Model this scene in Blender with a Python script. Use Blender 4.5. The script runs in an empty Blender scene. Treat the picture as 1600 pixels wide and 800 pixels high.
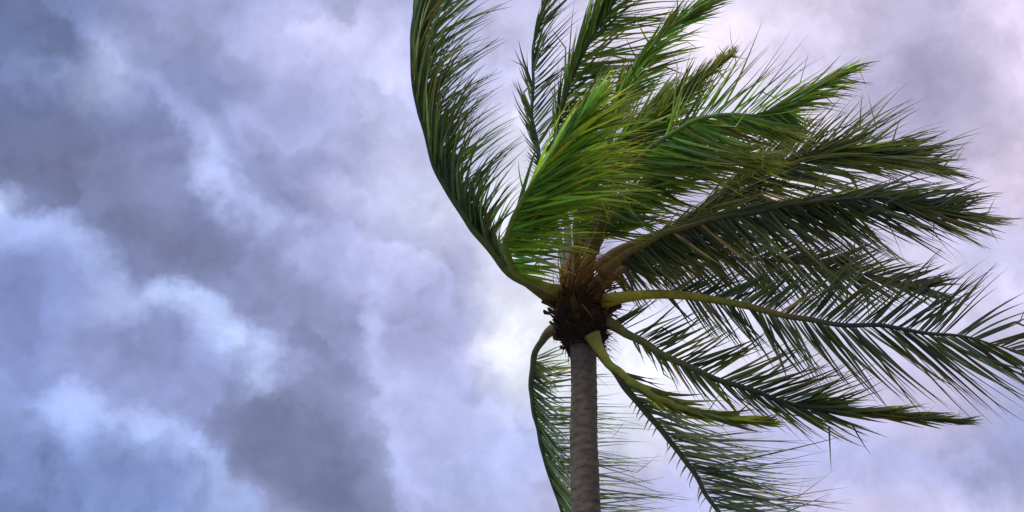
import bpy, math, random
from mathutils import Vector, Matrix, noise

random.seed(11)
R = math.radians
scene = bpy.context.scene
COL = scene.collection

# ------------------------------------------------------------------ camera
PITCH = 27.0
CAM = Vector((0, 0, 1.6))
cd = bpy.data.cameras.new('camera')
cam = bpy.data.objects.new('camera', cd)
COL.objects.link(cam)
cam.location = CAM
cam.rotation_euler = (R(90 + PITCH), 0, 0)
cd.sensor_width = 36
cd.lens = 18 / math.tan(R(22.5))
cd.clip_end = 20000
scene.camera = cam
FOC = 800 / math.tan(R(22.5))                 # focal length in photograph pixels
FWD = Vector((0, math.cos(R(PITCH)), math.sin(R(PITCH))))
RIGHT = Vector((1, 0, 0))
UP = Vector((0, -math.sin(R(PITCH)), math.cos(R(PITCH))))
DIST = 13.0                                   # metres to the palm's crown
PX = DIST / FOC                               # metres for one photograph pixel at the crown


def at(x, y, dd=0.0):
    """point seen at photograph pixel x, y, standing dd metres behind the crown"""
    return CAM + (DIST + dd) * (FWD + RIGHT * ((x - 800) / FOC) + UP * ((400 - y) / FOC))


def heading(x, y):
    return (FWD + RIGHT * ((x - 800) / FOC) + UP * ((400 - y) / FOC)).normalized()


# ------------------------------------------------------------------ exposure
scene.view_settings.view_transform = 'Standard'
scene.view_settings.look = 'None'
scene.view_settings.exposure = 0
scene.view_settings.gamma = 1
scene.view_settings.use_curve_mapping = False
scene.render.engine = 'CYCLES'
scene.cycles.filter_width = 1.45
scene.cycles.max_bounces = 4
scene.cycles.diffuse_bounces = 3
scene.cycles.glossy_bounces = 2

# ------------------------------------------------------------------ sun
SUN_EL, SUN_AZ = 48, -125                     # azimuth from +Y towards +X
sd = bpy.data.lights.new('sun', 'SUN')
sd.energy = 1.5
sd.angle = R(14)
sd.color = (1, .95, .88)
so = bpy.data.objects.new('sun', sd)
COL.objects.link(so)
sv = Vector((math.sin(R(SUN_AZ)) * math.cos(R(SUN_EL)), math.cos(R(SUN_AZ)) * math.cos(R(SUN_EL)), math.sin(R(SUN_EL))))
so.rotation_euler = sv.to_track_quat('Z', 'Y').to_euler()
so.location = (-10, 0, 30)

# ------------------------------------------------------------------ sky
world = bpy.data.worlds.new('World')
scene.world = world
world.use_nodes = True
world.cycles.sampling_method = 'MANUAL'
world.cycles.sample_map_resolution = 256
wt = world.node_tree
wt.nodes.clear()


def nd(t, typ, **kw):
    n = t.nodes.new(typ)
    for k, v in kw.items():
        setattr(n, k, v)
    return n


def lin(c):
    return tuple(((v / 255) / 12.92 if v / 255 <= .04045 else ((v / 255 + .055) / 1.055) ** 2.4) for v in c)


def build_sky():
    t = wt
    L = t.links.new
    tc = nd(t, 'ShaderNodeTexCoord')
    direc = tc.outputs['Generated']

    def noise_tex(vec, scale, detail, rough, dist=0.0, lac=2.0):
        n = nd(t, 'ShaderNodeTexNoise')
        n.inputs['Scale'].default_value = scale
        n.inputs['Detail'].default_value = detail
        n.inputs['Roughness'].default_value = rough
        n.inputs['Distortion'].default_value = dist
        n.inputs['Lacunarity'].default_value = lac
        L(vec, n.inputs['Vector'])
        return n

    def vmath(op, a, b=None, s=None):
        n = nd(t, 'ShaderNodeVectorMath', operation=op)
        for i, v in enumerate((a, b)):
            if v is None:
                continue
            if isinstance(v, tuple):
                n.inputs[i].default_value = v
            else:
                L(v, n.inputs[i])
        if s is not None:
            n.inputs['Scale'].default_value = s
        return n.outputs['Value'] if op == 'LENGTH' else n.outputs['Vector']

    def math_(op, a, b=None, c=None):
        n = nd(t, 'ShaderNodeMath', operation=op)
        for i, v in enumerate((a, b, c)):
            if v is None:
                continue
            if isinstance(v, (int, float)):
                n.inputs[i].default_value = v
            else:
                L(v, n.inputs[i])
        return n.outputs[0]

    def smooth(v, lo, hi, a=0.0, b=1.0):
        n = nd(t, 'ShaderNodeMapRange', interpolation_type='SMOOTHSTEP')
        L(v, n.inputs['Value'])
        n.inputs['From Min'].default_value = lo
        n.inputs['From Max'].default_value = hi
        n.inputs['To Min'].default_value = a
        n.inputs['To Max'].default_value = b
        return n.outputs['Result']

    def mix(fac, a, b, blend='MIX'):
        n = nd(t, 'ShaderNodeMix', data_type='RGBA', blend_type=blend)
        for sock, v in ((n.inputs[0], fac), (n.inputs[6], a), (n.inputs[7], b)):
            if isinstance(v, (int, float)):
                sock.default_value = v
            elif isinstance(v, tuple):
                sock.default_value = (*v, 1)
            else:
                L(v, sock)
        return n.outputs[2]

    # turbulence that tears the edges of the cloud masses
    big = noise_tex(direc, 5.0, 1, .5)
    mid = noise_tex(direc, 13.0, 7, .6)
    fine = noise_tex(direc, 44.0, 4, .6)
    w1 = vmath('SCALE', vmath('SUBTRACT', big.outputs['Color'], (.5, .5, .5)), s=.05)
    w2 = vmath('SCALE', vmath('SUBTRACT', mid.outputs['Color'], (.5, .5, .5)), s=.085)
    w3 = vmath('SCALE', vmath('SUBTRACT', fine.outputs['Color'], (.5, .5, .5)), s=.018)
    soft = vmath('ADD', vmath('ADD', direc, w1), w2)
    warped = vmath('ADD', vmath('ADD', direc, w2), w3)

    def where(vec, x, y, rx, ry, rot=0.0):
        """1 at the rim of an elliptical cloud mass, 0 at its centre"""
        c = heading(x, y)
        e1 = (RIGHT * math.cos(R(rot)) + UP * math.sin(R(rot)))
        e1 = (e1 - c * e1.dot(c)).normalized()
        e2 = e1.cross(c).normalized()
        m = Matrix((e1, e2, e1.cross(e2))).transposed()
        n = nd(t, 'ShaderNodeMapping', vector_type='TEXTURE')
        n.inputs['Location'].default_value = c
        n.inputs['Rotation'].default_value = m.to_euler()
        n.inputs['Scale'].default_value = (rx / FOC, ry / FOC, max(rx, ry) / FOC)
        L(vec, n.inputs['Vector'])
        return vmath('LENGTH', n.outputs['Vector'])

    # even stratus, bluer in the west and paler where it thins in the east
    sep = nd(t, 'ShaderNodeSeparateXYZ')
    L(direc, sep.inputs[0])
    base = mix(smooth(sep.outputs['X'], -.42, .40), lin((128, 142, 190)), lin((206, 198, 229)))

    patches = SKY_PATCHES
    colour = base
    for (x, y, rx, ry, rot, rgb, k) in patches:
        q = where(soft, x, y, rx, ry, rot)
        colour = mix(math_('MULTIPLY', smooth(q, 0.0, 1.35, 1, 0), k), colour, lin(rgb))

    for (x, y, rx, ry, rot, edge, rim, core, k) in SKY_BILLOWS:
        q = where(warped, x, y, rx, ry, rot)
        lit = nd(t, 'ShaderNodeVectorMath', operation='DOT_PRODUCT')
        L(q.node.inputs[0].links[0].from_socket, lit.inputs[0])
        lit.inputs[1].default_value = (math.cos(R(60 - rot)), math.sin(R(60 - rot)), 0)
        mask = math_('MULTIPLY', smooth(q, 1 - edge, 1 + edge * .4, 1, 0), k)
        body = mix(math_('MULTIPLY', smooth(q, .35, .98), smooth(lit.outputs['Value'], -.1, .8)), lin(core), lin(rim))
        colour = mix(mask, colour, body)

    # vapour texture, everywhere
    det = noise_tex(vmath('ADD', direc, w2), 13.0, 6, .56, .3)
    det2 = noise_tex(vmath('ADD', direc, w3), 34.0, 3, .5)
    gain = math_('ADD', math_('MULTIPLY', math_('SUBTRACT', det.outputs['Fac'], .5), 1.2),
                 math_('MULTIPLY', math_('SUBTRACT', det2.outputs['Fac'], .5), .34))
    # lit upper edges of the smaller heaps
    heap = noise_tex(vmath('ADD', warped, (3.1, 1.7, .4)), 6.5, 3, .48)
    edge = math_('MULTIPLY', smooth(heap.outputs['Fac'], .47, .525), smooth(heap.outputs['Fac'], .52, .66, 1, 0))
    west = smooth(sep.outputs['X'], -.1, .2, 1.0, .35)
    gain = math_('ADD', gain, math_('MULTIPLY', math_('MULTIPLY', edge, .28), west))
    gain = math_('ADD', gain, 1.06)
    cc = nd(t, 'ShaderNodeCombineXYZ')
    for i in range(3):
        L(gain, cc.inputs[i])
    colour = mix(1.0, colour, cc.outputs[0], 'MULTIPLY')
    cloud = vmath('SCALE', colour, s=10.0)

    sky = nd(t, 'ShaderNodeTexSky', sky_type='NISHITA')
    sky.sun_disc = False
    sky.sun_elevation = R(SUN_EL)
    sky.sun_rotation = R(SUN_AZ)
    thin = smooth(noise_tex(soft, 4.0, 2, .5).outputs['Fac'], .55, .8, .97, .84)
    final = mix(thin, sky.outputs['Color'], cloud)
    bg = nd(t, 'ShaderNodeBackground')
    bg.inputs['Strength'].default_value = .1
    out = nd(t, 'ShaderNodeOutputWorld')
    L(final, bg.inputs['Color'])
    L(bg.outputs[0], out.inputs['Surface'])


# soft masses of cloud: x, y, half widths, turn, colour, opacity
SKY_PATCHES = [
    (40, 40, 220, 130, 0, (106, 120, 162), .95),
    (60, 190, 200, 110, 0, (106, 117, 156), .9),
    (165, 130, 60, 75, 20, (180, 192, 232), .75),
    (270, 40, 130, 90, 0, (150, 156, 194), .8),
    (420, 90, 110, 70, -10, (172, 176, 216), .6),
    (545, 75, 150, 80, -15, (202, 202, 240), .85),
    (615, 190, 90, 150, 0, (204, 206, 244), .85),
    (470, 215, 120, 70, 0, (160, 166, 208), .75),
    (150, 275, 230, 85, -10, (108, 114, 146), .95),
    (270, 385, 190, 75, -22, (110, 116, 148), .95),
    (470, 480, 140, 75, -38, (120, 126, 160), .9),
    (535, 560, 80, 80, -40, (126, 134, 170), .8),
    (330, 275, 34, 120, 32, (178, 190, 238), .85),
    (410, 350, 90, 36, -32, (172, 182, 228), .7),
    (8, 335, 60, 32, 20, (188, 206, 252), .95),
    (90, 390, 90, 40, -10, (158, 172, 222), .7),
    (60, 500, 150, 80, 0, (136, 150, 202), .8),
    (190, 510, 90, 60, 0, (128, 138, 180), .7),
    (40, 620, 150, 80, 0, (126, 142, 194), .8),
    (575, 320, 110, 50, -10, (200, 204, 244), .85),
    (690, 330, 110, 120, -40, (222, 226, 254), .9),
    (600, 430, 70, 60, 0, (190, 194, 236), .6),
    (650, 500, 80, 70, 0, (162, 168, 210), .7),
    (735, 462, 60, 55, 20, (152, 158, 198), .85),
    (585, 510, 26, 70, 10, (186, 194, 238), .7),
    (700, 610, 150, 70, 0, (170, 178, 222), .8),
    (620, 730, 60, 80, 20, (180, 190, 236), .7),
    (720, 740, 100, 70, 0, (164, 174, 220), .8),
    (865, 540, 120, 160, 10, (244, 247, 255), 1),
    (800, 690, 70, 110, 0, (182, 194, 242), .8),
    (1000, 590, 170, 120, 0, (236, 240, 255), .95),
    (800, 60, 110, 130, 0, (208, 206, 240), .8),
    (820, 300, 80, 150, 0, (240, 240, 255), .9),
    (1060, 70, 200, 130, 0, (250, 240, 255), .9),
    (1230, 30, 130, 70, 0, (212, 202, 226), .8),
    (1230, 250, 200, 120, 0, (248, 240, 255), .9),
    (1330, 60, 90, 70, 0, (200, 194, 218), .6),
    (1560, 90, 80, 120, 0, (230, 218, 246), .9),
    (1580, 260, 80, 90, 0, (238, 224, 250), .95),
    (1450, 320, 100, 60, 0, (222, 214, 246), .7),
    (1560, 410, 110, 60, 0, (206, 204, 238), .8),
    (1150, 560, 200, 120, 0, (236, 234, 255), .85),
    (1400, 480, 160, 90, 0, (228, 226, 252), .7),
    (1260, 720, 130, 80, 0, (196, 200, 246), .9),
    (1430, 745, 170, 80, 0, (166, 172, 216), .9),
    (1595, 690, 110, 130, 0, (150, 158, 203), .95),
    (1430, 135, 120, 165, 0, (166, 161, 192), .95),
    (1080, 770, 110, 70, 0, (190, 196, 244), .8),
]
# heaped clouds with a torn bright rim: ... edge width, rim colour, core colour, opacity
SKY_BILLOWS = [
    (40, 470, 140, 130, -20, .35, (178, 196, 248), (130, 144, 196), .8),
    (265, 590, 180, 140, -25, .22, (190, 208, 255), (138, 149, 196), .95),
    (455, 690, 165, 105, -40, .60, (126, 134, 170), (110, 117, 148), .88),
    (560, 780, 120, 70, -20, .50, (150, 160, 204), (120, 128, 164), .6),
    (175, 800, 215, 165, -28, .22, (180, 200, 255), (112, 130, 180), .9),
]
build_sky()


# ------------------------------------------------------------------ helpers
def mesh_obj(name, verts, faces, mat, parent=None, cols=None, smooth=True):
    me = bpy.data.meshes.new(name)
    me.from_pydata([tuple(v) for v in verts], [], faces)
    if cols is not None:
        a = me.color_attributes.new('tint', 'FLOAT_COLOR', 'POINT')
        flat = []
        for c in cols:
            flat += [c[0], c[1], c[2], 1.0]
        a.data.foreach_set('color', flat)
    me.materials.append(mat)
    if smooth:
        me.polygons.foreach_set('use_smooth', [True] * len(me.polygons))
    me.update()
    o = bpy.data.objects.new(name, me)
    COL.objects.link(o)
    if parent:
        o.parent = parent
    return o


def empty(name, loc=(0, 0, 0), parent=None):
    o = bpy.data.objects.new(name, None)
    o.location = loc
    o.empty_display_size = .2
    COL.objects.link(o)
    if parent:
        o.parent = parent
    return o


def spline(pts, n):
    """Catmull-Rom through pts (Vectors), n+1 samples"""
    P = [pts[0] * 2 - pts[1]] + list(pts) + [pts[-1] * 2 - pts[-2]]
    dense = []
    for i in range(1, len(P) - 2):
        a, b, c, d = P[i - 1:i + 3]
        for k in range(16):
            u = k / 16
            dense.append(.5 * ((2 * b) + (c - a) * u + (2 * a - 5 * b + 4 * c - d) * u * u + (3 * b - a - 3 * c + d) * u ** 3))
    dense.append(P[-2])
    acc = [0]
    for i in range(1, len(dense)):
        acc.append(acc[-1] + (dense[i] - dense[i - 1]).length)
    out, j = [], 0
    for k in range(n + 1):
        s = acc[-1] * k / n
        while j < len(acc) - 2 and acc[j + 1] < s:
            j += 1
        f = (s - acc[j]) / max(acc[j + 1] - acc[j], 1e-9)
        out.append(dense[j].lerp(dense[j + 1], min(max(f, 0), 1)))
    return out


def tube(path, radii, sides=8, flat=1.0, ref=Vector((0, 0, 1)), cap=True):
    V, F = [], []
    n = len(path)
    for i, p in enumerate(path):
        tg = (path[min(i + 1, n - 1)] - path[max(i - 1, 0)]).normalized()
        a = tg.cross(ref)
        a = a.normalized() if a.length > 1e-4 else Vector((1, 0, 0))
        b = a.cross(tg).normalized()
        for k in range(sides):
            th = 2 * math.pi * k / sides
            V.append(p + a * math.cos(th) * radii[i] + b * math.sin(th) * radii[i] * flat)
    for i in range(n - 1):
        for k in range(sides):
            k2 = (k + 1) % sides
            F.append((i * sides + k, i * sides + k2, (i + 1) * sides + k2, (i + 1) * sides + k))
    if cap:
        F.append(tuple(range(sides))[::-1])
        F.append(tuple((n - 1) * sides + k for k in range(sides)))
    return V, F


def material(name):
    m = bpy.data.materials.new(name)
    m.use_nodes = True
    m.node_tree.nodes.clear()
    return m, m.node_tree


def leaf_material():
    m, t = material('palm_leaf')
    L = t.links.new
    at_ = nd(t, 'ShaderNodeAttribute', attribute_name='tint')
    tc = nd(t, 'ShaderNodeTexCoord')
    n = nd(t, 'ShaderNodeTexNoise')
    n.inputs['Scale'].default_value = 14
    n.inputs['Detail'].default_value = 5
    L(tc.outputs['Object'], n.inputs['Vector'])
    mr = nd(t, 'ShaderNodeMapRange')
    mr.inputs['To Min'].default_value = .6
    mr.inputs['To Max'].default_value = 1.4
    L(n.outputs['Fac'], mr.inputs['Value'])
    sc = nd(t, 'ShaderNodeVectorMath', operation='SCALE')
    L(at_.outputs['Color'], sc.inputs[0])
    L(mr.outputs[0], sc.inputs['Scale'])
    p = nd(t, 'ShaderNodeBsdfPrincipled')
    p.inputs['Roughness'].default_value = .36
    p.inputs['Specular IOR Level'].default_value = .5
    L(sc.outputs[0], p.inputs['Base Color'])
    tr = nd(t, 'ShaderNodeBsdfTranslucent')
    hs = nd(t, 'ShaderNodeMix', data_type='RGBA', blend_type='MULTIPLY')
    hs.inputs[0].default_value = 1
    hs.inputs[7].default_value = (1.9, 2.1, .55, 1)
    L(sc.outputs[0], hs.inputs[6])
    L(hs.outputs[2], tr.inputs['Color'])
    mx = nd(t, 'ShaderNodeMixShader')
    mx.inputs[0].default_value = .45
    L(p.outputs[0], mx.inputs[1])
    L(tr.outputs[0], mx.inputs[2])
    o = nd(t, 'ShaderNodeOutputMaterial')
    L(mx.outputs[0], o.inputs['Surface'])
    return m


def tint_material(name, rough=.7, spec=.3, grain=(1, 1, 1), gscale=20, lo=.5, hi=1.4, bump=.3):
    """colour of its own in the 'tint' attribute, broken up by stretched grain"""
    m, t = material(name)
    L = t.links.new
    at_ = nd(t, 'ShaderNodeAttribute', attribute_name='tint')
    tc = nd(t, 'ShaderNodeTexCoord')
    mp = nd(t, 'ShaderNodeMapping')
    mp.inputs['Scale'].default_value = grain
    L(tc.outputs['Object'], mp.inputs['Vector'])
    n = nd(t, 'ShaderNodeTexNoise')
    n.inputs['Scale'].default_value = gscale
    n.inputs['Detail'].default_value = 8
    n.inputs['Roughness'].default_value = .65
    L(mp.outputs[0], n.inputs['Vector'])
    mr = nd(t, 'ShaderNodeMapRange')
    mr.inputs['From Min'].default_value = .25
    mr.inputs['From Max'].default_value = .75
    mr.inputs['To Min'].default_value = lo
    mr.inputs['To Max'].default_value = hi
    L(n.outputs['Fac'], mr.inputs['Value'])
    sc = nd(t, 'ShaderNodeVectorMath', operation='SCALE')
    L(at_.outputs['Color'], sc.inputs[0])
    L(mr.outputs[0], sc.inputs['Scale'])
    p = nd(t, 'ShaderNodeBsdfPrincipled')
    p.inputs['Roughness'].default_value = rough
    p.inputs['Specular IOR Level'].default_value = spec
    L(sc.outputs[0], p.inputs['Base Color'])
    b = nd(t, 'ShaderNodeBump')
    b.inputs['Strength'].default_value = bump
    b.inputs['Distance'].default_value = .02
    L(n.outputs['Fac'], b.inputs['Height'])
    L(b.outputs[0], p.inputs['Normal'])
    o = nd(t, 'ShaderNodeOutputMaterial')
    L(p.outputs[0], o.inputs['Surface'])
    return m


M_LEAF = leaf_material()
M_STALK = tint_material('palm_stalk', .5, .35, (1, 1, 1), 13, .6, 1.4, .25)
M_BARK = tint_material('palm_bark', .9, .15, (1, 1, 2.6), 7, .5, 1.5, .5)
M_FIBRE = tint_material('palm_fibre', .9, .1, (1, 1, .35), 40, .4, 1.5, .6)


def ground_material():
    m, t = material('sandy_grass')
    L = t.links.new
    tc = nd(t, 'ShaderNodeTexCoord')
    n = nd(t, 'ShaderNodeTexNoise')
    n.inputs['Scale'].default_value = .35
    n.inputs['Detail'].default_value = 9
    L(tc.outputs['Object'], n.inputs['Vector'])
    r = nd(t, 'ShaderNodeValToRGB')
    r.color_ramp.elements[0].position = .42
    r.color_ramp.elements[0].color = (.055, .085, .03, 1)
    r.color_ramp.elements[1].position = .62
    r.color_ramp.elements[1].color = (.36, .31, .23, 1)
    L(n.outputs['Fac'], r.inputs[0])
    p = nd(t, 'ShaderNodeBsdfPrincipled')
    p.inputs['Roughness'].default_value = .95
    L(r.outputs[0], p.inputs['Base Color'])
    o = nd(t, 'ShaderNodeOutputMaterial')
    L(p.outputs[0], o.inputs['Surface'])
    return m


# ------------------------------------------------------------------ ground (below the frame, carries the trunk)
def build_ground():
    V, F = [], []
    rings = [0, 2, 5, 9, 14, 22, 40, 90, 250, 800, 3000, 9000]
    seg = 48
    for r in rings:
        for k in range(seg):
            a = 2 * math.pi * k / seg
            x, y = r * math.cos(a), 11 + r * math.sin(a)
            z = .10 * noise.noise(Vector((x * .22, y * .22, 0))) if 2 < r < 90 else 0
            V.append(Vector((x, y, z)))
    for i in range(len(rings) - 1):
        for k in range(seg):
            k2 = (k + 1) % seg
            F.append((i * seg + k, i * seg + k2, (i + 1) * seg + k2, (i + 1) * seg + k))
    g = mesh_obj('ground', V, F, ground_material())
    g['kind'] = 'structure'
    g['label'] = 'sandy ground with thin grass around the palm'


build_ground()

# ------------------------------------------------------------------ the palm
TOP = at(906, 470, 0)
BEND = at(912, 575, -.33)
LOW = at(916, 800, -1.0)
slope = (LOW - BEND) / (LOW.z - BEND.z)
FOOT = Vector((LOW.x + slope.x * (0 - LOW.z) * .8 + .12, LOW.y + slope.y * (0 - LOW.z) * .35, -.05))

palm = empty('palm_tree', (FOOT.x, FOOT.y, 0))
palm['label'] = 'tall coconut palm with its fronds blown to the right by storm wind'
palm['category'] = 'palm tree'
ORG = palm.location.copy()


def local(vs, org=None):
    o = ORG if org is None else org
    return [v - o for v in vs]


def build_trunk():
    n = 300
    path = spline([FOOT, FOOT.lerp(LOW, .45) + Vector((.10, .05, 0)), LOW, BEND, TOP], n)
    V, F, C = [], [], []
    seg = 40
    rng = random.Random(5)
    total = (TOP - FOOT).length
    ringh = .085
    for i, p in enumerate(path):
        f = i / n
        h = f * total
        r = .128 + .055 * (1 - f) ** 1.1 + .14 * max(0, 1 - f * 9) ** 2
        ph = (h / ringh + .35 * noise.noise(Vector((h * 1.7, 0, 3)))) % 1.0
        ring = .009 * (1 - ph) ** 3 - .003 * ph
        for k in range(seg):
            a = 2 * math.pi * k / seg
            tilt = .03 * math.sin(a + h * 1.1)
            ph2 = ((h + tilt) / ringh + .3 * noise.noise(Vector((h * 1.7, math.cos(a) * .8, math.sin(a) * .8)))) % 1.0
            ring = .006 * (1 - ph2) ** 3 - .002 * ph2
            wob = .008 * noise.noise(Vector((math.cos(a) * 2, math.sin(a) * 2, h * 2.2)))
            crack = -.006 * max(0, noise.noise(Vector((math.cos(a) * 7, math.sin(a) * 7, h * 1.2))) - .25) * 3
            rr = r + ring + wob + crack
            V.append(p + Vector((math.cos(a) * rr, math.sin(a) * rr, 0)))
            g = .8 + .5 * noise.noise(Vector((math.cos(a) * 1.6, math.sin(a) * 1.6, h * 1.3 + 9)))
            dark = .72 if ph2 < .14 else 1.0
            col = Vector((.085, .068, .052)).lerp(Vector((.150, .125, .098)), max(0, min(1, g))) * dark
            C.append(col)
    for i in range(n):
        for k in range(seg):
            k2 = (k + 1) % seg
            F.append((i * seg + k, i * seg + k2, (i + 1) * seg + k2, (i + 1) * seg + k))
    o = mesh_obj('trunk', local(V), F, M_BARK, palm, C)
    o['label'] = 'ringed grey brown trunk'


build_trunk()


def build_crown_base():
    """the dark fibrous heart that the fronds grow out of"""
    axis0, axis1 = at(911, 560, -.2), at(910, 420, -.08)
    prof = [(0, .125), (.06, .15), (.14, .18), (.24, .235), (.36, .275), (.5, .285), (.64, .25), (.78, .19), (.9, .12), (1, .05)]
    V, F, C = [], [], []
    seg, n = 36, 44
    for i in range(n + 1):
        f = i / n
        for j in range(len(prof) - 1):
            if prof[j][0] <= f <= prof[j + 1][0]:
                u = (f - prof[j][0]) / (prof[j + 1][0] - prof[j][0])
                r = prof[j][1] * (1 - u) + prof[j + 1][1] * u
                break
        p = axis0.lerp(axis1, f)
        for k in range(seg):
            a = 2 * math.pi * k / seg
            q = Vector((math.cos(a) * 2.2, math.sin(a) * 2.2, f * 4))
            rr = r * (1 + .22 * noise.noise(q) + .12 * noise.noise(q * 3.1))
            V.append(p + Vector((math.cos(a) * rr, math.sin(a) * rr, .02 * noise.noise(q * 2))))
            warm = max(0, min(1, (f - .5) * 2.4 + .6 * noise.noise(q * 1.4)))
            C.append(Vector((.030, .022, .017)).lerp(Vector((.13, .066, .026)), warm))
    for i in range(n):
        for k in range(seg):
            k2 = (k + 1) % seg
            F.append((i * seg + k, i * seg + k2, (i + 1) * seg + k2, (i + 1) * seg + k))
    o = mesh_obj('crown_heart', local(V), F, M_FIBRE, palm, C)
    o['label'] = 'dark brown fibrous heart of the crown'

    # old leaf bases, cut or broken, in a spiral round the heart
    rng = random.Random(21)
    for i in range(44):
        a = i * 2.39996 + rng.uniform(-.2, .2)
        f = .08 + 0.52 * i / 44 + rng.uniform(-.03, .03)
        p = axis0.lerp(axis1, f)
        r0 = .12 + .16 * min(1, f * 2.2)
        out = Vector((math.cos(a), math.sin(a), 0))
        side = Vector((-math.sin(a), math.cos(a), 0))
        ln = rng.uniform(.12, .24)
        wd = rng.uniform(.055, .095)
        up = Vector((0, 0, 1))
        VV, FF, CC = [], [], []
        rows = 6
        shade = rng.uniform(.7, 1.5)
        warm = rng.random()
        for j in range(rows):
            u = j / (rows - 1)
            c = p + out * (r0 - .05 + (.09 + .05 * rng.random()) * u * u + .05 * u) + up * (ln * (u - .35))
            w = wd * (1 - .55 * u) * (1 if j < rows - 1 else rng.uniform(.5, .9))
            th = .028 * (1 - .6 * u)
            for (s, d) in ((-1, .3), (-.45, 1), (.45, 1), (1, .3), (.6, -.6), (-.6, -.6)):
                VV.append(c + side * w * s + out * th * d + up * rng.uniform(-.01, .01) * (3 if j == rows - 1 else 1))
                base = Vector((.042, .030, .022)).lerp(Vector((.12, .066, .03)), warm * (.4 + .6 * u))
                CC.append(base * shade)
        for j in range(rows - 1):
            for k in range(6):
                k2 = (k + 1) % 6
                FF.append((j * 6 + k, j * 6 + k2, (j + 1) * 6 + k2, (j + 1) * 6 + k))
        FF.append(tuple(range(6))[::-1])
        FF.append(tuple((rows - 1) * 6 + k for k in range(6)))
        mesh_obj('leaf_base', local(VV), FF, M_FIBRE, palm, CC)

    # loose fibre: cloth-like strips and hairs
    V, F, C = [], [], []
    for i in range(900):
        a = rng.uniform(0, 2 * math.pi)
        f = rng.uniform(.08, 1.0)
        p = axis0.lerp(axis1, f)
        r0 = .13 + .14 * min(1, f * 2.2) * (1 if f < .7 else .6)
        out = Vector((math.cos(a), math.sin(a), 0))
        pos = p + out * r0
        d = (out * rng.uniform(.1, .9) + Vector((.35, 0, rng.uniform(-1.0, .9) if f < .55 else rng.uniform(.2, 1.1)))).normalized()
        ln = rng.uniform(.06, .2) if f < .55 else rng.uniform(.12, .42)
        w = rng.choice((.003, .004, .006, .012))
        sd_ = d.cross(Vector((rng.uniform(-1, 1), rng.uniform(-1, 1), rng.uniform(-1, 1)))).normalized()
        k0 = len(V)
        warm = max(0, min(1, (f - .5) * 2 + rng.uniform(-.2, .4)))
        col = Vector((.05, .034, .024)).lerp(Vector((.46, .25, .07)), warm) * rng.uniform(.7, 1.3)
        for j in range(4):
            u = j / 3
            c = pos + d * ln * u + Vector((.5, 0, -.6)) * ln * .4 * u * u
            V += [c + sd_ * w * (1 - .8 * u), c - sd_ * w * (1 - .8 * u)]
            C += [col, col]
        for j in range(3):
            F.append((k0 + 2 * j, k0 + 2 * j + 1, k0 + 2 * j + 3, k0 + 2 * j + 2))
    o = mesh_obj('fibre', local(V), F, M_FIBRE, palm, C, smooth=False)
    o['kind'] = 'stuff'


build_crown_base()

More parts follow.
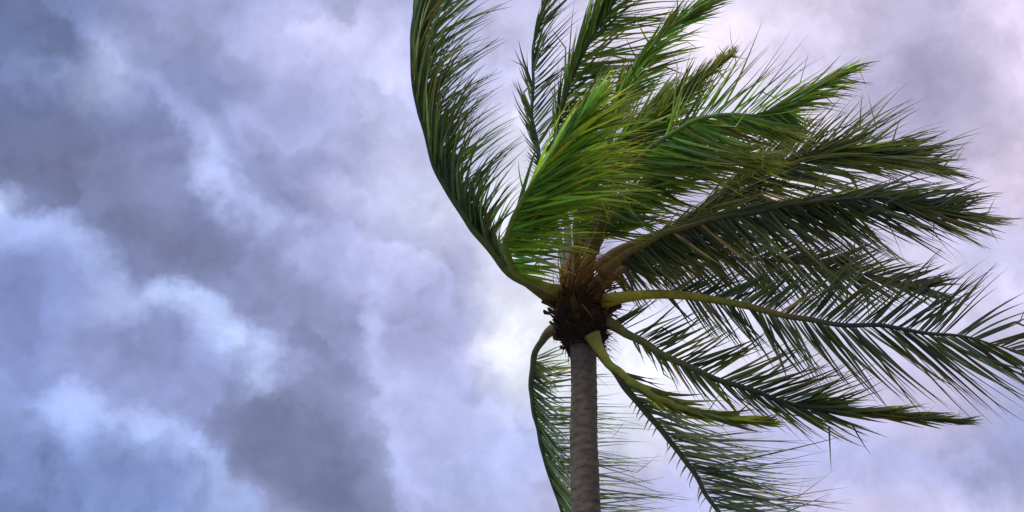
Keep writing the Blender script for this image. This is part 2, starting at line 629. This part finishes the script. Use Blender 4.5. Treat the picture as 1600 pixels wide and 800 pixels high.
# ---- fronds -------------------------------------------------------------------------------------
# path: x, y (photograph pixels), metres behind (+) or before (-) the crown
# ranks of leaflets: t range, count, keys (t, heading in degrees (0 right, 90 up), length in pixels), bend in degrees, depth slope, width scale
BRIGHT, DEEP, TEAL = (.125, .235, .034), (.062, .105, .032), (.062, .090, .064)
FRONDS = [
    dict(label='left frond bent up into a long curve with a smooth outer edge', torn=0, gap=.6, tint=(.064, .108, .066), tip=(.12, .15, .115), stalk=(.20, .21, .06), w=(16, 4),
         path=[(872, 472, 0), (835, 449, -.1), (800, 424, -.2), (745, 366, -.35), (690, 280, -.5), (657, 185, -.6), (643, 90, -.65), (648, 10, -.6), (668, -60, -.5)],
         ranks=[(.14, 1, 150, [(.14, 108, 40), (.35, 94, 60), (.6, 80, 70), (.85, 72, 70), (1, 62, 60)], -34, .1, 1.3),
                (.16, 1, 100, [(.16, 100, 45), (.35, 95, 95), (.6, 84, 120), (.85, 74, 130), (1, 65, 100)], -30, -.35, 1.1),
                (.20, 1, 105, [(.2, 62, 60), (.35, 50, 115), (.6, 42, 140), (.85, 40, 150), (1, 50, 110)], -16, .25, .9),
                (.25, .98, 60, [(.25, 80, 80), (.5, 66, 120), (.8, 58, 130), (1, 60, 110)], -24, -.1, 1.0)]),
    dict(label='slim dark frond standing upright against the cloud', tint=TEAL, tip=(.05, .07, .045), stalk=(.13, .15, .10), w=(12, 4),
         path=[(890, 440, .2), (862, 330, .8), (843, 255, 1.1), (834, 190, 1.3), (832, 110, 1.45), (840, 40, 1.5), (852, -40, 1.5)],
         ranks=[(.38, 1, 44, [(.38, 50, 60), (.6, 48, 85), (1, 55, 80)], -10, .2, .85),
                (.35, .66, 26, [(.35, 150, 22), (.5, 120, 48), (.66, 112, 55)], -12, -.2, .9),
                (.7, 1, 22, [(.7, 76, 60), (1, 72, 75)], -14, -.2, .9)]),
    dict(label='dark upright frond with leaflets streaming level to the right', tint=DEEP, tip=(.06, .09, .03), stalk=(.16, .17, .11), w=(14, 4),
         path=[(895, 430, .2), (876, 300, .7), (868, 225, 1.0), (882, 155, 1.2), (904, 100, 1.3), (930, 50, 1.35), (962, 0, 1.35), (990, -50, 1.3)],
         ranks=[(.36, 1, 58, [(.36, 20, 70), (.55, 12, 120), (.75, 10, 135), (1, 22, 110)], -12, .25, 1.05),
                (.38, 1, 60, [(.38, 86, 60), (.6, 80, 95), (.8, 78, 100), (1, 66, 90)], -12, -.2, 1.1),
                (.45, 1, 30, [(.45, 45, 80), (.7, 38, 100), (1, 40, 90)], -12, 0, 1)]),
    dict(label='narrow folded frond with a reddish rib pointing up right', tint=(.090, .160, .045), tip=(.08, .12, .05), stalk=(.22, .12, .045), w=(14, 4),
         path=[(905, 400, .1), (930, 260, .2), (955, 178, .4), (985, 122, .5), (1018, 74, .55), (1058, 34, .5), (1105, 2, .45)],
         ranks=[(.42, 1, 52, [(.42, 72, 60), (.7, 62, 75), (1, 42, 60)], -16, -.3, 1.1),
                (.40, 1, 52, [(.4, 35, 75), (.6, 25, 85), (.8, 22, 80), (1, 30, 60)], -14, .2, 1),
                (.40, .95, 40, [(.4, 50, 70), (.7, 42, 75), (1, 38, 60)], -14, -.5, 1)]),
    dict(label='folded green frond pointing up right at the middle of the crown', tint=(.095, .145, .036), tip=(.15, .15, .05), stalk=(.21, .18, .045), w=(16, 4),
         path=[(918, 400, -.1), (950, 290, -.3), (1000, 217, -.5), (1050, 166, -.6), (1092, 128, -.65), (1128, 98, -.65)],
         ranks=[(.34, 1, 58, [(.34, 70, 60), (.6, 60, 70), (.85, 56, 55), (1, 52, 34)], -10, -.25, 1),
                (.36, 1, 60, [(.36, 0, 90), (.6, 16, 80), (.8, 32, 60), (1, 46, 36)], 6, .25, 1),
                (.5, 1, 40, [(.5, 42, 70), (.8, 46, 60), (1, 50, 36)], -6, 0, 1)]),
    dict(label='arching frond with a fan of thin leaflets above and a narrow tip pointing right', mess=6, tint=(.110, .205, .042), tip=(.15, .14, .08), stalk=(.13, .11, .035), w=(12, 4),
         path=[(925, 395, -.2), (960, 290, -.6), (1000, 245, -.8), (1040, 214, -.95), (1085, 191, -1.1), (1135, 178, -1.2), (1190, 180, -1.25), (1232, 158, -1.3), (1275, 132, -1.35), (1312, 112, -1.4)],
         ranks=[(.30, .82, 80, [(.3, -10, 110), (.5, -22, 125), (.65, -28, 115), (.82, -40, 60)], 14, -.2, 1.15),
                (.30, .80, 70, [(.3, 5, 110), (.5, -5, 120), (.65, -12, 110), (.8, -30, 60)], -12, .25, 1.1),
                (.46, .80, 34, [(.46, 66, 90), (.56, 58, 112), (.68, 46, 120), (.80, 34, 84)], -4, -.1, .6),
                (.72, 1, 40, [(.72, 12, 70), (.86, 22, 70), (1, 20, 45)], 10, -.2, .9),
                (.70, 1, 36, [(.7, 2, 80), (.85, 6, 80), (1, 4, 55)], -8, .2, .9)]),
    dict(label='broad dark frond sweeping right with upswept leaflets', tint=(.054, .080, .026), tip=(.095, .098, .055), stalk=(.24, .18, .045), w=(14, 4),
         path=[(935, 425, .1), (965, 392, .2), (1050, 355, .4), (1135, 303, .6), (1200, 266, .7), (1290, 240, .8), (1370, 248, .85), (1440, 262, .85)],
         ranks=[(.20, 1, 100, [(.2, 40, 50), (.4, 48, 90), (.6, 46, 130), (.8, 36, 130), (1, 12, 70)], -12, .25, 1),
                (.16, 1, 120, [(.16, -24, 60), (.4, -20, 125), (.6, -14, 135), (.8, -10, 130), (1, -10, 70)], -8, -.25, 1.15),
                (.16, .92, 90, [(.16, 14, 60), (.2, 16, 80), (.5, 22, 120), (.9, 10, 110)], -10, 0, 1.1)]),
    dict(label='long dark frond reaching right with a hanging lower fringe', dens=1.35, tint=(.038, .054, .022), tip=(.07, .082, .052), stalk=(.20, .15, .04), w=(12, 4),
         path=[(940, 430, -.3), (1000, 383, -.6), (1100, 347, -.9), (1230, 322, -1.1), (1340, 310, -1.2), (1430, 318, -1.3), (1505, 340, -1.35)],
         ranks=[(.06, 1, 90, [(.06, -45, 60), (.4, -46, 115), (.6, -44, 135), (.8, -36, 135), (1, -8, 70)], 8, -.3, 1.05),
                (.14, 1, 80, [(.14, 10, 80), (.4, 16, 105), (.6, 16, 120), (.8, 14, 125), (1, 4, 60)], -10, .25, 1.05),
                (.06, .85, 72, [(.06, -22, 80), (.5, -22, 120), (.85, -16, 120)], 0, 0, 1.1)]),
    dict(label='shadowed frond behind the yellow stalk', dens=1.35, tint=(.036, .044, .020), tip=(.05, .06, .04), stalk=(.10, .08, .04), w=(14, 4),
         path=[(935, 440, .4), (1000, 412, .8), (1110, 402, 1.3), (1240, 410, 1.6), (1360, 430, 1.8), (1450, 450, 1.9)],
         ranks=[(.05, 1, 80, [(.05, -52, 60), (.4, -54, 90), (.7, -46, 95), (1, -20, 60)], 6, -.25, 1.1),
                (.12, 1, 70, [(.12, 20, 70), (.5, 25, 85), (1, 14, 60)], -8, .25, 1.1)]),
    dict(label='level frond on a bare yellow green stalk with open chevron leaflets', dens=.82, tint=(.038, .056, .036), tip=(.05, .068, .05), stalk=(.46, .42, .03), fade=1.5, w=(17, 4),
         path=[(930, 478, -.25), (955, 468, -.35), (1010, 461, -.5), (1085, 463, -.7), (1180, 482, -.9), (1300, 505, -1.1), (1400, 513, -1.25), (1490, 524, -1.4), (1605, 552, -1.5)],
         ranks=[(.18, 1, 92, [(.18, 24, 80), (.4, 36, 110), (.65, 38, 140), (.85, 32, 140), (1, 2, 80)], -8, .3, 1),
                (.18, 1, 96, [(.18, -60, 60), (.4, -58, 110), (.6, -50, 140), (.8, -40, 150), (1, -14, 80)], 6, -.3, 1.05)]),
    dict(label='frond drooping to the right and ending in a narrow olive blade', dens=.85, tint=(.040, .062, .044), tip=(.11, .12, .028), stalk=(.20, .21, .06), fade=1.8, w=(14, 4),
         path=[(930, 492, -.2), (958, 508, -.25), (1010, 541, -.35), (1060, 566, -.4), (1125, 593, -.5), (1195, 618, -.55), (1255, 636, -.6), (1350, 646, -.65), (1430, 655, -.7), (1490, 657, -.7)],
         ranks=[(.05, .66, 66, [(.05, 30, 70), (.12, 26, 95), (.3, 22, 115), (.5, 20, 130), (.66, 12, 110)], 8, .25, 1),
                (.12, .66, 54, [(.12, -70, 30), (.3, -52, 75), (.5, -42, 100), (.66, -26, 80)], 10, -.25, 1),
                (.58, 1, 46, [(.58, 0, 95), (.8, 0, 85), (1, 2, 40)], -4, .06, 1.3),
                (.58, 1, 46, [(.58, -5, 90), (.8, -4, 80), (1, 2, 40)], 4, -.06, 1.3)]),
    dict(label='short folded yellow green frond curving low to the right', tint=(.125, .150, .026), tip=(.13, .15, .03), stalk=(.34, .36, .05), fade=.7, w=(15, 5),
         path=[(925, 522, -.4), (938, 548, -.5), (962, 578, -.6), (1002, 606, -.75), (1060, 634, -.9), (1125, 652, -1.0), (1195, 660, -1.05)],
         ranks=[(.22, 1, 44, [(.22, -38, 60), (.4, -24, 70), (.6, -17, 75), (.85, -6, 60), (1, -1, 25)], 10, .06, 1.5),
                (.22, 1, 44, [(.22, -44, 60), (.4, -30, 70), (.6, -21, 75), (.85, -9, 60), (1, -2, 25)], 14, -.06, 1.5)]),
    dict(label='lower frond with long pale leaflets combed to the right', tint=(.095, .118, .125), tip=(.20, .225, .25), dens=1.0, stalk=(.14, .14, .10), fade=.6, w=(14, 6),
         path=[(928, 530, .1), (945, 560, .2), (982, 612, .4), (1030, 668, .55), (1072, 722, .65), (1105, 772, .7), (1145, 835, .75), (1190, 900, .8)],
         ranks=[(.13, 1, 66, [(.13, -18, 80), (.35, -9, 150), (.6, -2, 180), (.85, 0, 195), (1, -8, 150)], 2, .2, .85),
                (.16, 1, 60, [(.16, -24, 70), (.4, -15, 125), (.7, -9, 160), (1, -14, 150)], 4, -.2, .85),
                (.25, .8, 14, [(.25, -120, 18), (.8, -110, 26)], 20, .1, .8),
                (.72, 1, 10, [(.72, -62, 40), (1, -56, 90)], 10, -.3, 1)]),
    dict(label='frond hanging left of the trunk with leaflets passing behind it', dens=1.35, gap=.6, tint=(.075, .118, .072), tip=(.28, .31, .36), stalk=(.15, .15, .09), w=(12, 5),
         path=[(872, 512, .25), (855, 522, .35), (838, 552, .5), (830, 600, .6), (838, 660, .65), (854, 728, .7), (880, 800, .75), (915, 880, .8)],
         ranks=[(.17, 1, 66, [(.17, 14, 60), (.3, 2, 120), (.6, -5, 150), (1, -12, 150)], -4, .22, .65),
                (.18, 1, 62, [(.18, -30, 40), (.4, -46, 70), (.7, -48, 80), (1, -50, 80)], 14, -.2, 1.05)]),
    dict(label='bright green front frond flipped over with its leaflets streaming right', tint=BRIGHT, mess=8, tip=(.20, .21, .045), stalk=(.30, .33, .07), fade=1.2, w=(16, 4),
         path=[(885, 458, -.2), (838, 443, -.5), (803, 418, -.75), (789, 385, -.95), (800, 345, -1.15), (830, 290, -1.35), (868, 235, -1.5), (903, 190, -1.6), (930, 162, -1.7)],
         ranks=[(.22, 1, 80, [(.22, -4, 50), (.36, 4, 95), (.44, 12, 130), (.5, 22, 165), (.7, 34, 150), (.9, 50, 100), (1, 55, 50)], -18, -.15, 1.15),
                (.34, 1, 76, [(.34, 40, 70), (.5, 48, 125), (.7, 52, 120), (.9, 58, 80), (1, 55, 45)], -20, .05, 1.1),
                (.36, .85, 74, [(.36, 18, 90), (.5, 22, 180), (.7, 22, 180), (.85, 36, 120)], -32, .2, 1.1),
                (.42, .75, 50, [(.42, 12, 110), (.55, 12, 180), (.75, 12, 180)], -22, .45, 1.1)]),
    dict(label='half hidden green frond filling the middle of the crown', mess=9, tint=(.095, .165, .034), tip=(.15, .14, .04), stalk=(.42, .34, .05), w=(16, 4),
         path=[(915, 425, -.1), (932, 380, -.2), (960, 330, -.35), (1005, 290, -.5), (1060, 262, -.6), (1120, 250, -.65), (1175, 252, -.7)],
         ranks=[(.2, 1, 70, [(.2, 50, 70), (.5, 40, 100), (.8, 24, 90), (1, 6, 60)], -16, .2, 1.1),
                (.2, 1, 70, [(.2, -14, 80), (.5, -16, 100), (.8, -18, 85), (1, -8, 60)], 8, -.25, 1.1),
                (.15, .9, 60, [(.15, 20, 90), (.5, 12, 110), (.9, 4, 90)], -10, -.1, 1.1)]),
    dict(label='green frond tucked behind the flipped front frond', mess=9, tint=(.105, .185, .036), tip=(.14, .16, .04), stalk=(.24, .24, .05), w=(13, 4),
         path=[(905, 430, .1), (900, 360, -.1), (915, 300, -.3), (945, 250, -.45), (985, 205, -.5), (1035, 165, -.5)],
         ranks=[(.2, 1, 60, [(.2, 80, 60), (.5, 70, 90), (.8, 60, 85), (1, 46, 60)], -18, .2, 1.1),
                (.2, 1, 70, [(.2, 10, 90), (.5, 14, 110), (.8, 20, 95), (1, 30, 60)], -14, -.25, 1.1),
                (.2, .95, 50, [(.2, 40, 90), (.5, 42, 100), (.95, 40, 70)], -14, 0, 1.1)]),
]


LONG = 1.24
LIGHT = 1.75


def key(ks, t):
    if t <= ks[0][0]:
        return ks[0][1], ks[0][2]
    for a, b in zip(ks, ks[1:]):
        if t <= b[0]:
            u = (t - a[0]) / (b[0] - a[0])
            return a[1] + (b[1] - a[1]) * u, a[2] + (b[2] - a[2]) * u
    return ks[-1][1], ks[-1][2]


def leaflet(base, ang, length, bend, zs, width, rng, tint, tip, torn=.07):
    """a lance-shaped blade folded along its midrib: returns verts, faces, colours"""
    seg = 8
    V, C, F = [], [], []
    odd = rng.random()
    if odd < .14:
        tint = Vector(tint).lerp(Vector((tint[0] * .6, tint[1] * .85, tint[1] * .5)), .8)
    elif odd < .17:
        tint = Vector(tint).lerp(Vector((.17, .10, .045)), .6)
    p = base.copy()
    step = length / seg
    roll = rng.gauss(0, 45) + 10
    fold = rng.uniform(.25, .8)
    flut = rng.uniform(-8, 8)
    twist = rng.uniform(-40, 40)
    tipdry = rng.random()
    shade = rng.choice((.38, .6, .8, 1.0, 1.2, 1.75)) * rng.uniform(.85, 1.15)
    kink = rng.choice((-1, 1)) * rng.uniform(25, 70) if rng.random() < torn else 0
    kat = rng.uniform(.35, .75)
    yel = rng.uniform(-.14, .2) if rng.random() > .06 else .7
    for i in range(seg + 1):
        u = i / seg
        a = R(ang + bend * u * u + flut * math.sin(u * 3.3) + (kink if u > kat else 0))
        d = (RIGHT * math.cos(a) + UP * math.sin(a) + FWD * (zs + .12 * math.sin(u * 4 + flut))).normalized()
        q = R(roll + twist * u)
        view = (p - CAM).normalized()
        s0 = d.cross(view).normalized()
        n0 = s0.cross(d).normalized()
        side = s0 * math.cos(q) + n0 * math.sin(q)
        nor = side.cross(d)
        w = width * (min(1, .4 + u * 3.5)) * (1 - max(0, (u - .22) / .78) ** 1.15) * .5 + .0008
        V += [p + side * w + nor * w * fold, p.copy(), p - side * w + nor * w * fold]
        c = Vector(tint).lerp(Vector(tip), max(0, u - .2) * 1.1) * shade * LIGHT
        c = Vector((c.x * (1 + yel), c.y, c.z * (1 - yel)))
        if tipdry > .6 and u > .68:
            c = c.lerp(Vector((.15, .10, .06)), min(1, (u - .68) / .2) * .8)
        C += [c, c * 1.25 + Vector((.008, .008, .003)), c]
        p = p + d * step
    for i in range(seg):
        b = i * 3
        F += [(b, b + 1, b + 4, b + 3), (b + 1, b + 2, b + 5, b + 4)]
    return V, F, C


def build_fronds():
    rng = random.Random(77)
    blades = []
    fronds = []
    for fi, fr in enumerate(FRONDS):
        pts = [at(*p) for p in fr['path']]
        n = 60
        path = spline(pts, n)
        for i in range(6, n + 1):
            q = Vector((i * .16, fi * 7.0, 0))
            path[i] = path[i] + (RIGHT * noise.noise(q) + UP * noise.noise(q + Vector((0, 3, 5)))) * .035
        fe = empty('frond', pts[0] - ORG, palm)
        fe['label'] = fr['label']
        fronds.append(fe)
        org = pts[0]
        w0, w1 = fr['w']
        rad = []
        cols = []
        st = Vector(fr['stalk'])
        for i in range(n + 1):
            u = i / n
            r = (w1 + (w0 - w1) * (1 - u) ** 1.6 + 11 * max(0, 1 - u * 8) ** 1.6) * PX * .5
            if u > .8:
                r *= 1 - .8 * (u - .8) / .2
            rad.append(r)
        V, F = tube(path, rad, 8, .5, FWD)
        for i in range(n + 1):
            u = i / n
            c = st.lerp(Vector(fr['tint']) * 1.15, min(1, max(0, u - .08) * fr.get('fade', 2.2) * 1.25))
            if u < .11:
                c = c.lerp(Vector((.19, .11, .035)), .7 * (1 - u / .11))
            cols += [c] * 8
        mesh_obj('rachis', local(V, org), F, M_STALK, fe, cols)
        for (t0, t1, cnt, ks, bend, zs, ws) in fr['ranks']:
            cnt = int(cnt * 1.75 * fr.get('dens', 1))
            ph = rng.uniform(0, 99)
            for i in range(cnt):
                t = t0 + (t1 - t0) * (i + rng.uniform(-.35, .35)) / max(1, cnt - 1)
                t = min(max(t, 0), .999)
                ang, ln = key(ks, t)
                if rng.random() < .04 or noise.noise(Vector((t * 26, ph, 12))) > fr.get('gap', .42):
                    continue
                x = t * n
                i0 = int(x)
                base = path[i0].lerp(path[min(i0 + 1, n)], x - i0)
                depth = (base - CAM).dot(FWD)
                mpp = depth / FOC
                ln = ln * LONG * rng.uniform(.78, 1.12) * mpp
                wd = (4.3 if ln > .45 else 3.9) * ws * rng.uniform(.7, 1.25) * PX
                zz = zs + rng.gauss(0, .14)
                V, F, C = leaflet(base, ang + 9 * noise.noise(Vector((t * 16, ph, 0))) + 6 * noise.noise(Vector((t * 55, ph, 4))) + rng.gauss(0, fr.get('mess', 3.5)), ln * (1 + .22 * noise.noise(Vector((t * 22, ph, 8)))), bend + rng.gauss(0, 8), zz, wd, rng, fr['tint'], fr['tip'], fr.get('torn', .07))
                score = ln * wd * fr.get('pick', 1.0) * rng.uniform(.8, 1.2)
                blades.append((score, fi, V, F, C))
    # the 300 largest blades are single leaflets, the rest of each frond is one mass
    blades.sort(key=lambda b: -b[0])
    mass = [([], [], []) for _ in FRONDS]
    per = [0] * len(FRONDS)
    single = 0
    for (sc_, fi, V, F, C) in blades:
        org = fronds[fi].location + ORG
        if single < 300 and per[fi] < 26:
            per[fi] += 1
            single += 1
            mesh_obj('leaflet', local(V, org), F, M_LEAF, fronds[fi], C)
        else:
            mv, mf, mc = mass[fi]
            k = len(mv)
            mv += local(V, org)
            mc += C
            mf += [tuple(j + k for j in f) for f in F]
    for fi, (mv, mf, mc) in enumerate(mass):
        if mv:
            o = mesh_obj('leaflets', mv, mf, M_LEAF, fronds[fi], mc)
            o['kind'] = 'stuff'


build_fronds()
